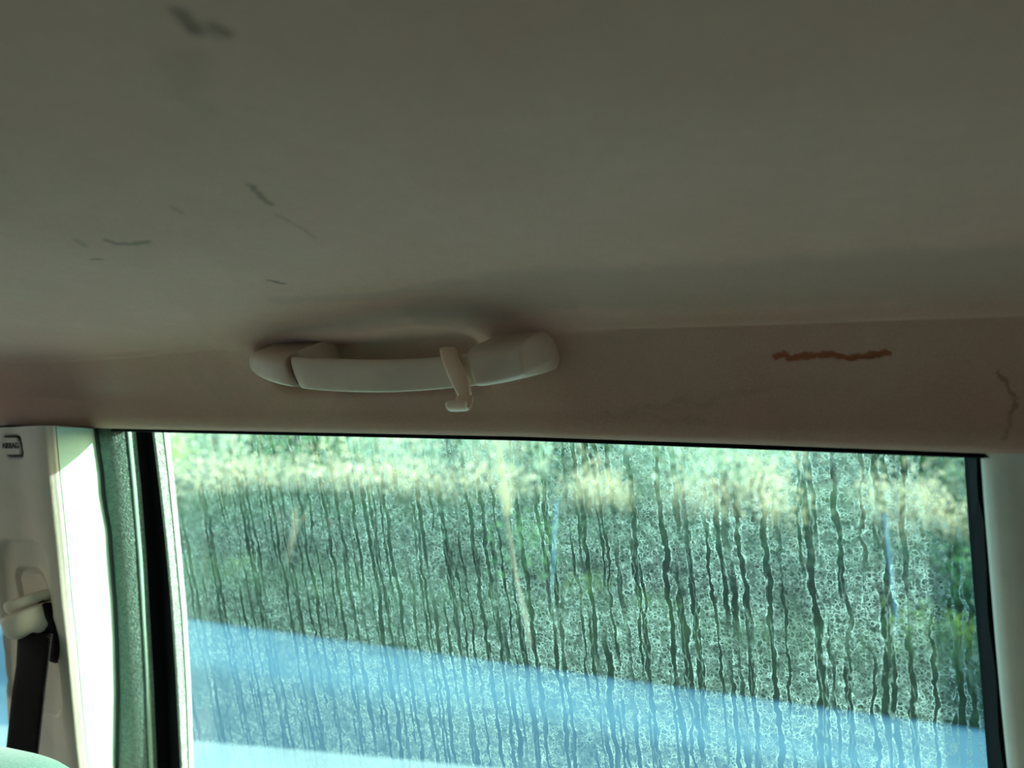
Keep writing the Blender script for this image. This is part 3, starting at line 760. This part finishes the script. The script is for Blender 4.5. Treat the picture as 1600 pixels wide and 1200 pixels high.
hko = shape('hook_tip', cl, M_hook)

# ------------------------------------------------------------------ outside: road, verge, bushes
E0, E1 = on_z(290, 966, 0), on_z(1545, 1141, 0)
ed = (E1 - E0).normalized(); en = Vector((-ed.y, ed.x, 0)); en = en if en.y > 0 else -en
def RD(e, n, z=0.0): q = E0 + ed * e + en * n; return Vector((q.x, q.y, z))
def asphalt():
    k = NT('pale_asphalt'); pos = k.n('ShaderNodeNewGeometry').outputs['Position']
    mp = k.n('ShaderNodeMapping'); mp.inputs['Rotation'].default_value = (0, 0, -math.atan2(ed.y, ed.x)); k.l(pos, mp.inputs['Vector'])
    st = k.n('ShaderNodeMapping'); st.inputs['Scale'].default_value = (.16, 1.15, 1); k.l(mp.outputs[0], st.inputs['Vector'])
    n1 = k.noise(st.outputs[0], 1.3, 3, .5); n2 = k.noise(pos, 60, 3)
    sx = k.n('ShaderNodeSeparateXYZ'); k.l(mp.outputs[0], sx.inputs[0])
    def nd(px, py): return on_z(px, py, 0).dot(en)
    wn = k.math('ADD', sx.outputs[1], k.math('MULTIPLY', k.math('SUBTRACT', n1, .5), .9))
    lane = k.math('MULTIPLY', k.ramp(wn, nd(300, 1060), nd(300, 1020), 1, 0), k.ramp(wn, nd(300, 1180), nd(300, 1140)))
    c = k.mix(lane, (.078, .205, .275), (.024, .085, .125))
    c = k.mix(k.math('MULTIPLY', k.ramp(n1, .45, .62), .35), c, (.036, .11, .155))
    c = k.mix(k.math('MULTIPLY', k.ramp(n2, .4, .7), .25), c, (.09, .18, .23))
    return k.done(k.bsdf(c, .6, n2, .3, .004, .5))
M_road = asphalt()
V = [RD(-60, 0), RD(60, 0), RD(60, -14), RD(-60, -14)]
road = mesh('road', V, [(0, 1, 2, 3)], M_road, fix=False, smooth=False); S0, S1 = on_z(310, 1163, 0), on_z(900, 1212, 0)
sdv = (S1 - S0).normalized(); snv = Vector((sdv.y, -sdv.x, 0)); snv = snv if snv.y < 0 else -snv
M_conc = simple('pale_concrete', (.30, .40, .41), .8, .08, 3, 200, .3, .002)
shv = []
for i in range(61):
    q = S0 + sdv * (-20 + 40 * i / 60); wv_ = .05 * mnoise.noise(Vector((i * .9, 2.2, 0)))
    shv += [Vector((q.x, q.y, .012)) - snv * wv_, Vector((q.x, q.y, .012)) + snv * 9]
shoulder = mesh('road_shoulder', shv, [(2*i, 2*i+2, 2*i+3, 2*i+1) for i in range(60)], M_conc, fix=False, smooth=False); tag(shoulder, 'pale concrete hard shoulder the car stands on', kind='structure')
tag(road, 'pale blue-grey asphalt road crossing below the window view', kind='structure')
def bank_h(e, n):
    h = .10 * sstep(0, .35, n) + .50 * sstep(.5, 3.8, n) + .12 * sstep(3.5, 9, n)
    return h + .06 * sstep(.2, 1.5, n) * mnoise.noise(Vector((e * .8, n * .8, 0)))
M_soil = simple('bank_soil', (.045, .075, .030), .95, .5, 2.5, 40, .5, .01)
V, F = [], []
ns = list(np.concatenate([np.linspace(0, 4, 33), np.linspace(4.4, 12, 16), np.linspace(14, 60, 14)]))
es = list(np.linspace(-40, 30, 176))
for e in es:
    for n in ns: V.append(RD(e, n - .02, bank_h(e, n) - (.02 if n == 0 else 0)))
W_ = len(ns); F = [(i * W_ + j, i * W_ + j + 1, (i + 1) * W_ + j + 1, (i + 1) * W_ + j) for i in range(len(es) - 1) for j in range(W_ - 1)]
bank = mesh('verge_bank', V, F, M_soil); tag(bank, 'low green verge bank rising beyond the road edge', kind='structure')
V = [(-150, -150, -.03), (150, -150, -.03), (150, 150, -.03), (-150, 150, -.03)]
o = mesh('ground', V, [(0, 1, 2, 3)], M_soil, fix=False, smooth=False); tag(o, 'open ground around the road', kind='structure')

def leafmat(name, c1, c2, tr=.35):
    k = NT(name); pos = k.n('ShaderNodeNewGeometry'); oi = k.n('ShaderNodeObjectInfo')
    rp_ = pos.outputs['Random Per Island']
    c = k.mix(rp_, c1, c2)
    d = k.bsdf(c, .6, spec=.25)
    t = k.n('ShaderNodeBsdfTranslucent'); k.l(c, t.inputs[0])
    m = k.n('ShaderNodeMixShader'); m.inputs[0].default_value = tr; k.l(d, m.inputs[1]); k.l(t.outputs[0], m.inputs[2])
    return k.done(m.outputs[0])
L_dark = leafmat('dark_leaf', (.013, .048, .031), (.042, .115, .065))
L_mid = leafmat('mid_leaf', (.05, .15, .06), (.12, .28, .10))
L_lime = leafmat('lime_leaf', (.22, .40, .08), (.38, .55, .15))
L_cream = leafmat('dry_leaf', (.66, .60, .38), (.90, .84, .60))
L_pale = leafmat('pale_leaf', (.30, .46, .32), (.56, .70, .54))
M_bark = simple('bark', (.09, .07, .05), .9)
M_straw = simple('straw', (.28, .235, .16), .8)

def np_mesh(name, V, quads, mat, smooth=False):
    me = bpy.data.meshes.new(name); nv, nf = len(V), len(quads); k = quads.shape[1]
    me.vertices.add(nv); me.vertices.foreach_set('co', V.astype(np.float32).ravel())
    me.loops.add(nf * k); me.loops.foreach_set('vertex_index', quads.astype(np.int32).ravel())
    me.polygons.add(nf); me.polygons.foreach_set('loop_start', np.arange(0, nf * k, k, dtype=np.int32))
    me.polygons.foreach_set('loop_total', np.full(nf, k, dtype=np.int32)); me.update(calc_edges=True); me.materials.append(mat)
    return me
def leaves_mesh(name, n, size, mat, seed, flat=.5):
    r = np.random.default_rng(seed)
    # clumps inside a rough dome of unit size
    nc = 26; cc = r.normal(size=(nc, 3)); cc /= np.linalg.norm(cc, axis=1)[:, None]; cc[:, 2] = np.abs(cc[:, 2]) * 1.0
    cc *= (r.uniform(.35, .85, nc))[:, None]; cc[:, 2] += .12
    P = cc[r.integers(0, nc, n)] + r.normal(size=(n, 3)) * .17; P[:, 2] = np.abs(P[:, 2])
    a = r.normal(size=(n, 3)); a /= np.linalg.norm(a, axis=1)[:, None]
    b = np.cross(a, r.normal(size=(n, 3))); b /= np.linalg.norm(b, axis=1)[:, None]
    s = size * r.uniform(.6, 1.3, n)[:, None]
    V = np.stack([P - a * s, P + b * s * flat, P + a * s, P - b * s * flat], 1).reshape(-1, 3)
    return np_mesh(name, V, np.arange(4 * n).reshape(n, 4), mat)
def stems_mesh(name, seed):
    r = random.Random(seed); V, F = [], []
    for i in range(7):
        a = r.uniform(0, 6.28); tip = Vector((math.cos(a) * r.uniform(.2, .6), math.sin(a) * r.uniform(.2, .6), r.uniform(.6, .95))); b0 = Vector((math.cos(a) * .05, math.sin(a) * .05, -.05))
        o_ = len(V)
        for q, rad in ((b0, .03), (b0.lerp(tip, .5) + Vector((0, 0, .08)), .02), (tip, .006)):
            for j in range(5): V.append(q + Vector((math.cos(j * 1.257) * rad, math.sin(j * 1.257) * rad, 0)))
        for s in range(2):
            for j in range(5): F.append((o_ + s*5 + j, o_ + s*5 + (j+1) % 5, o_ + s*5 + 5 + (j+1) % 5, o_ + s*5 + 5 + j))
    me = bpy.data.meshes.new(name); me.from_pydata([tuple(v) for v in V], [], F); me.materials.append(M_bark); return me
STEM = stems_mesh('stem', 3)
KIND = {'dark': [leaves_mesh('foliage', 1500, .055, L_dark, s) for s in (1, 2, 3)], 'mid': [leaves_mesh('foliage', 1500, .055, L_mid, s) for s in (4, 5)],
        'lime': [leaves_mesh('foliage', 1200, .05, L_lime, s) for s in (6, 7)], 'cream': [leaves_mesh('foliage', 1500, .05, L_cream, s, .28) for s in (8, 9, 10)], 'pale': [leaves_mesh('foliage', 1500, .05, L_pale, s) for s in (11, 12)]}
def bush(name, label, kind, e, n, sx, sz, group, seed, cat='bush'):
    r = random.Random(seed)
    t = empty(name, RD(e, n, bank_h(e, n) - .03)); t.scale = (sx, sx, sz); t.rotation_euler.z = r.uniform(0, 6.28)
    bpy.context.view_layer.update()
    for nm, me in (('foliage', r.choice(KIND[kind])), ('stem', STEM)):
        o = bpy.data.objects.new(nm, me); COL.objects.link(o); o.parent = t
    return tag(t, label, cat, group)
def ground_px(px, n):                         # road-frame coordinate e of the ray through px at the bank distance n
    d = ray(px, 800); d.z = 0
    # solve CAM + d*t = E0 + ed*e + en*n
    rel = E0 - CAM_LOC; A = np.array([[d.x, -ed.x], [d.y, -ed.y]]); bb = np.array([rel.x + en.x * n, rel.y + en.y * n])
    t, e = np.linalg.solve(A, bb); return e
GREEN = [(250, 1.9, .75, .52, 'dark'), (345, 1.6, .70, .48, 'dark'), (450, 1.9, .8, .60, 'dark'), (560, 1.7, .75, .62, 'dark'), (660, 1.6, .7, .60, 'dark'), (745, 1.9, .7, .66, 'dark'), (850, 1.5, .7, .60, 'mid'), (935, 1.8, .7, .62, 'dark'),
         (1030, 1.5, .6, .55, 'dark'), (1110, 1.7, .65, .62, 'dark'), (1200, 1.4, .55, .55, 'dark'), (1290, 1.6, .6, .62, 'dark'), (1370, 1.4, .55, .60, 'dark'), (1460, 1.5, .55, .60, 'dark'), (1550, 1.3, .5, .6, 'mid')]
names_g = ['beside the window front frame', 'under the palest dry clump', 'below the long dry patch', 'left of the short straw tuft', 'behind the road edge, mid left', 'left of the leaning straw stalk', 'right of the leaning straw stalk', 'beside the thin blue stake', 'right of the thin blue stake', 'before the tall dry bush', 'below the tall dry bush', 'right of the tall dry bush', 'left of the rear blue stake', 'right of the rear blue stake', 'against the rear window frame']
for i, ((px, n, sx, sz, kd), nm) in enumerate(zip(GREEN, names_g)):
    bush('green_bush', ('dark' if kd == 'dark' else 'fresh') + ' green bush ' + nm, kd, ground_px(px, n), n, sx, sz, 'green bushes on the verge', 100 + i)
CREAM = [(300, 3.4, 1.0, .80, 'pale dry clump at the front end of the window'), (400, 4.2, 1.1, .86, 'pale dry clump second from the window front'), (520, 4.4, 1.2, .84, 'broad dry clump above the dark bushes'), (630, 4.2, 1.1, .80, 'dry clump at the middle of the pale patch'), (740, 4.0, 1.0, .76, 'dry clump beside the straw stalk'),
         (905, 3.6, .5, .68, 'small dry tuft above the first blue stake'), (955, 3.4, .42, .70, 'small dry tuft right of the blue stake'), (1075, 3.3, .5, .64, 'dry tuft left of the tall dry bush'), (1165, 3.2, .65, .86, 'tall cream dry bush right of the window centre'), (1395, 3.0, .45, .70, 'cream dry tuft above the rear blue stake'), (1450, 2.9, .42, .64, 'cream dry tuft near the rear window frame')]
for i, (px, n, sx, sz, lb) in enumerate(CREAM):
    bush('dry_bush', lb, 'cream', ground_px(px, n), n, sx, sz, 'dry cream bushes on the bank', 200 + i)
LIME = [(372, 1.0, .34, .30, 'lime green plant low by the front window frame'), (920, 1.1, .26, .34, 'lime green plant under the first blue stake'), (1020, .9, .26, .30, 'lime green plant low at window centre right'), (1425, .9, .25, .36, 'lime green plant right of the rear blue stake'), (1500, .9, .22, .32, 'lime green plant by the rear window frame')]
for i, (px, n, sx, sz, lb) in enumerate(LIME):
    bush('lime_plant', lb, 'lime', ground_px(px, n), n, sx, sz, 'lime green plants on the verge', 300 + i, 'plant')
FAR = []
r_ = random.Random(5)
farwords = ['far lime green tree at the front end of the view', 'far pale tree second from the window front', 'far pale tree over the long dry patch', 'far pale tree above the straw tuft', 'far pale tree left of the straw plume', 'far pale tree right of the straw plume', 'far pale tree over the first blue stake', 'far pale tree over the window centre', 'far pale tree over the tall dry bush', 'far pale tree right of the tall dry bush', 'far pale tree over the rear blue stake', 'far pale tree at the rear window frame']
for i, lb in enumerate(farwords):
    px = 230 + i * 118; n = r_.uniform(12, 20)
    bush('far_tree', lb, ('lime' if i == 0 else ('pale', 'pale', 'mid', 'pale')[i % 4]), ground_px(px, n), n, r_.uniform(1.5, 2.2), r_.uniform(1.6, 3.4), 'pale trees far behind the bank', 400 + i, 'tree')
# tall grass of the verge: uncountable
NB = 60000
n_ = RNG.uniform(0, 1, NB) ** 1.6 * 5.5 + .02; e_ = RNG.uniform(-9, 9, NB)
base = np.array([[*(RD(e, n, bank_h(e, n)))] for e, n in zip(e_, n_)])
hgt = RNG.uniform(.10, .30, NB) * (1 + .25 * np.minimum(n_, 3)) * np.clip(n_ / .35, .25, 1); ang = RNG.uniform(0, 6.283, NB); lean = RNG.normal(size=(NB, 2)) * .35
wd = RNG.uniform(.006, .012, NB)
dx = np.stack([np.cos(ang) * wd, np.sin(ang) * wd, np.zeros(NB)], 1)
tip = base + np.stack([lean[:, 0] * hgt, lean[:, 1] * hgt, hgt], 1)
Vg = np.stack([base - dx, base + dx, tip], 1).reshape(-1, 3)
L_grass = leafmat('grass_blade', (.018, .058, .030), (.07, .15, .06), .3)
gm = np_mesh('verge_grass', Vg, np.arange(3 * NB).reshape(NB, 3), L_grass)
go = bpy.data.objects.new('verge_grass', gm); COL.objects.link(go); tag(go, 'tall dark green grass along the road edge', 'grass', None, 'stuff')

# stakes and the straw stalk
def tube(name, pts, rads, mat, parent=None, n=10):
    loops = []
    for i, (q, r) in enumerate(zip(pts, rads)):
        d = (pts[min(i + 1, len(pts) - 1)] - pts[max(i - 1, 0)]).normalized(); a = d.cross(Vector((.3, .9, .1))).normalized(); b = d.cross(a)
        loops.append([q + a * r * math.cos(2 * math.pi * j / n) + b * r * math.sin(2 * math.pi * j / n) for j in range(n)])
    V, F = loft(loops); return mesh(name, V, F, mat, parent)
M_blue = simple('blue_stake_paint', (.10, .25, .36), .5)
def bankpt(px, py, n):
    e = ground_px(px, n); q = RD(e, n); d = ray(px, py); t = (q - CAM_LOC).dot(en) / d.dot(en); return CAM_LOC + d * t
for (x0, y0, x1, y1, n, lb) in ((869, 785, 862, 915, .9, 'thin pale blue marker stake near the window centre'), (1382, 805, 1402, 975, .8, 'thin pale blue marker stake near the rear frame')):
    a, b = bankpt(x1, y1, n), bankpt(x0, y0, n); low = a + (a - b).normalized() * .25
    st = empty('marker_stake', low); tag(st, lb, 'stake', 'pale blue marker stakes')
    tube('stake_post', [low, a, b], [.008, .008, .008], M_blue, st); tube('stake_cap', [b, b + (b - a).normalized() * .012], [.010, .008], M_blue, st)
a, m_, b = bankpt(836, 1040, .12), bankpt(806, 900, .2), bankpt(790, 800, .3)
stalk = empty('dry_stalk', a); tag(stalk, 'leaning pale straw stalk with a feathery plume by the road', 'stalk')
tube('stalk_stem', [a - Vector((0, 0, .06)), a.lerp(m_, .5) , m_, b], [.014, .012, .009, .006], M_straw, stalk)
pl = []
for i in range(420):
    t = random.random(); q = b.lerp(b + (b - m_) * 1.0 + Vector((0, 0, .12)), t - .1); a_ = random.uniform(0, 6.28); L_ = random.uniform(.05, .12) * (1.1 - .6 * t)
    tip_ = q + Vector((math.cos(a_) * L_ * .8, math.sin(a_) * L_ * .8, L_)); sd_ = Vector((-math.sin(a_), math.cos(a_), 0)) * .004
    pl += [q - sd_, q + sd_, tip_]
me = np_mesh('plume', np.array([tuple(v) for v in pl]), np.arange(len(pl)).reshape(-1, 3), L_cream)
o = bpy.data.objects.new('plume', me); COL.objects.link(o); attach(o, stalk)
a, b = bankpt(448, 865, 1.0), bankpt(468, 795, 1.0)
st2 = empty('straw_tuft', a); tag(st2, 'short upright straw tuft among dark bushes at the window front', 'grass tuft')
for i in range(9):
    o_ = Vector((random.uniform(-.06, .06), random.uniform(-.06, .06), 0)); tube('straw', [a + o_ * .4 - Vector((0, 0, .1)), a.lerp(b, .6) + o_ * .6, b + o_ * 2.0 + Vector((0, 0, random.uniform(-.1, .05)))], [.006, .005, .002], M_straw, st2, 5)
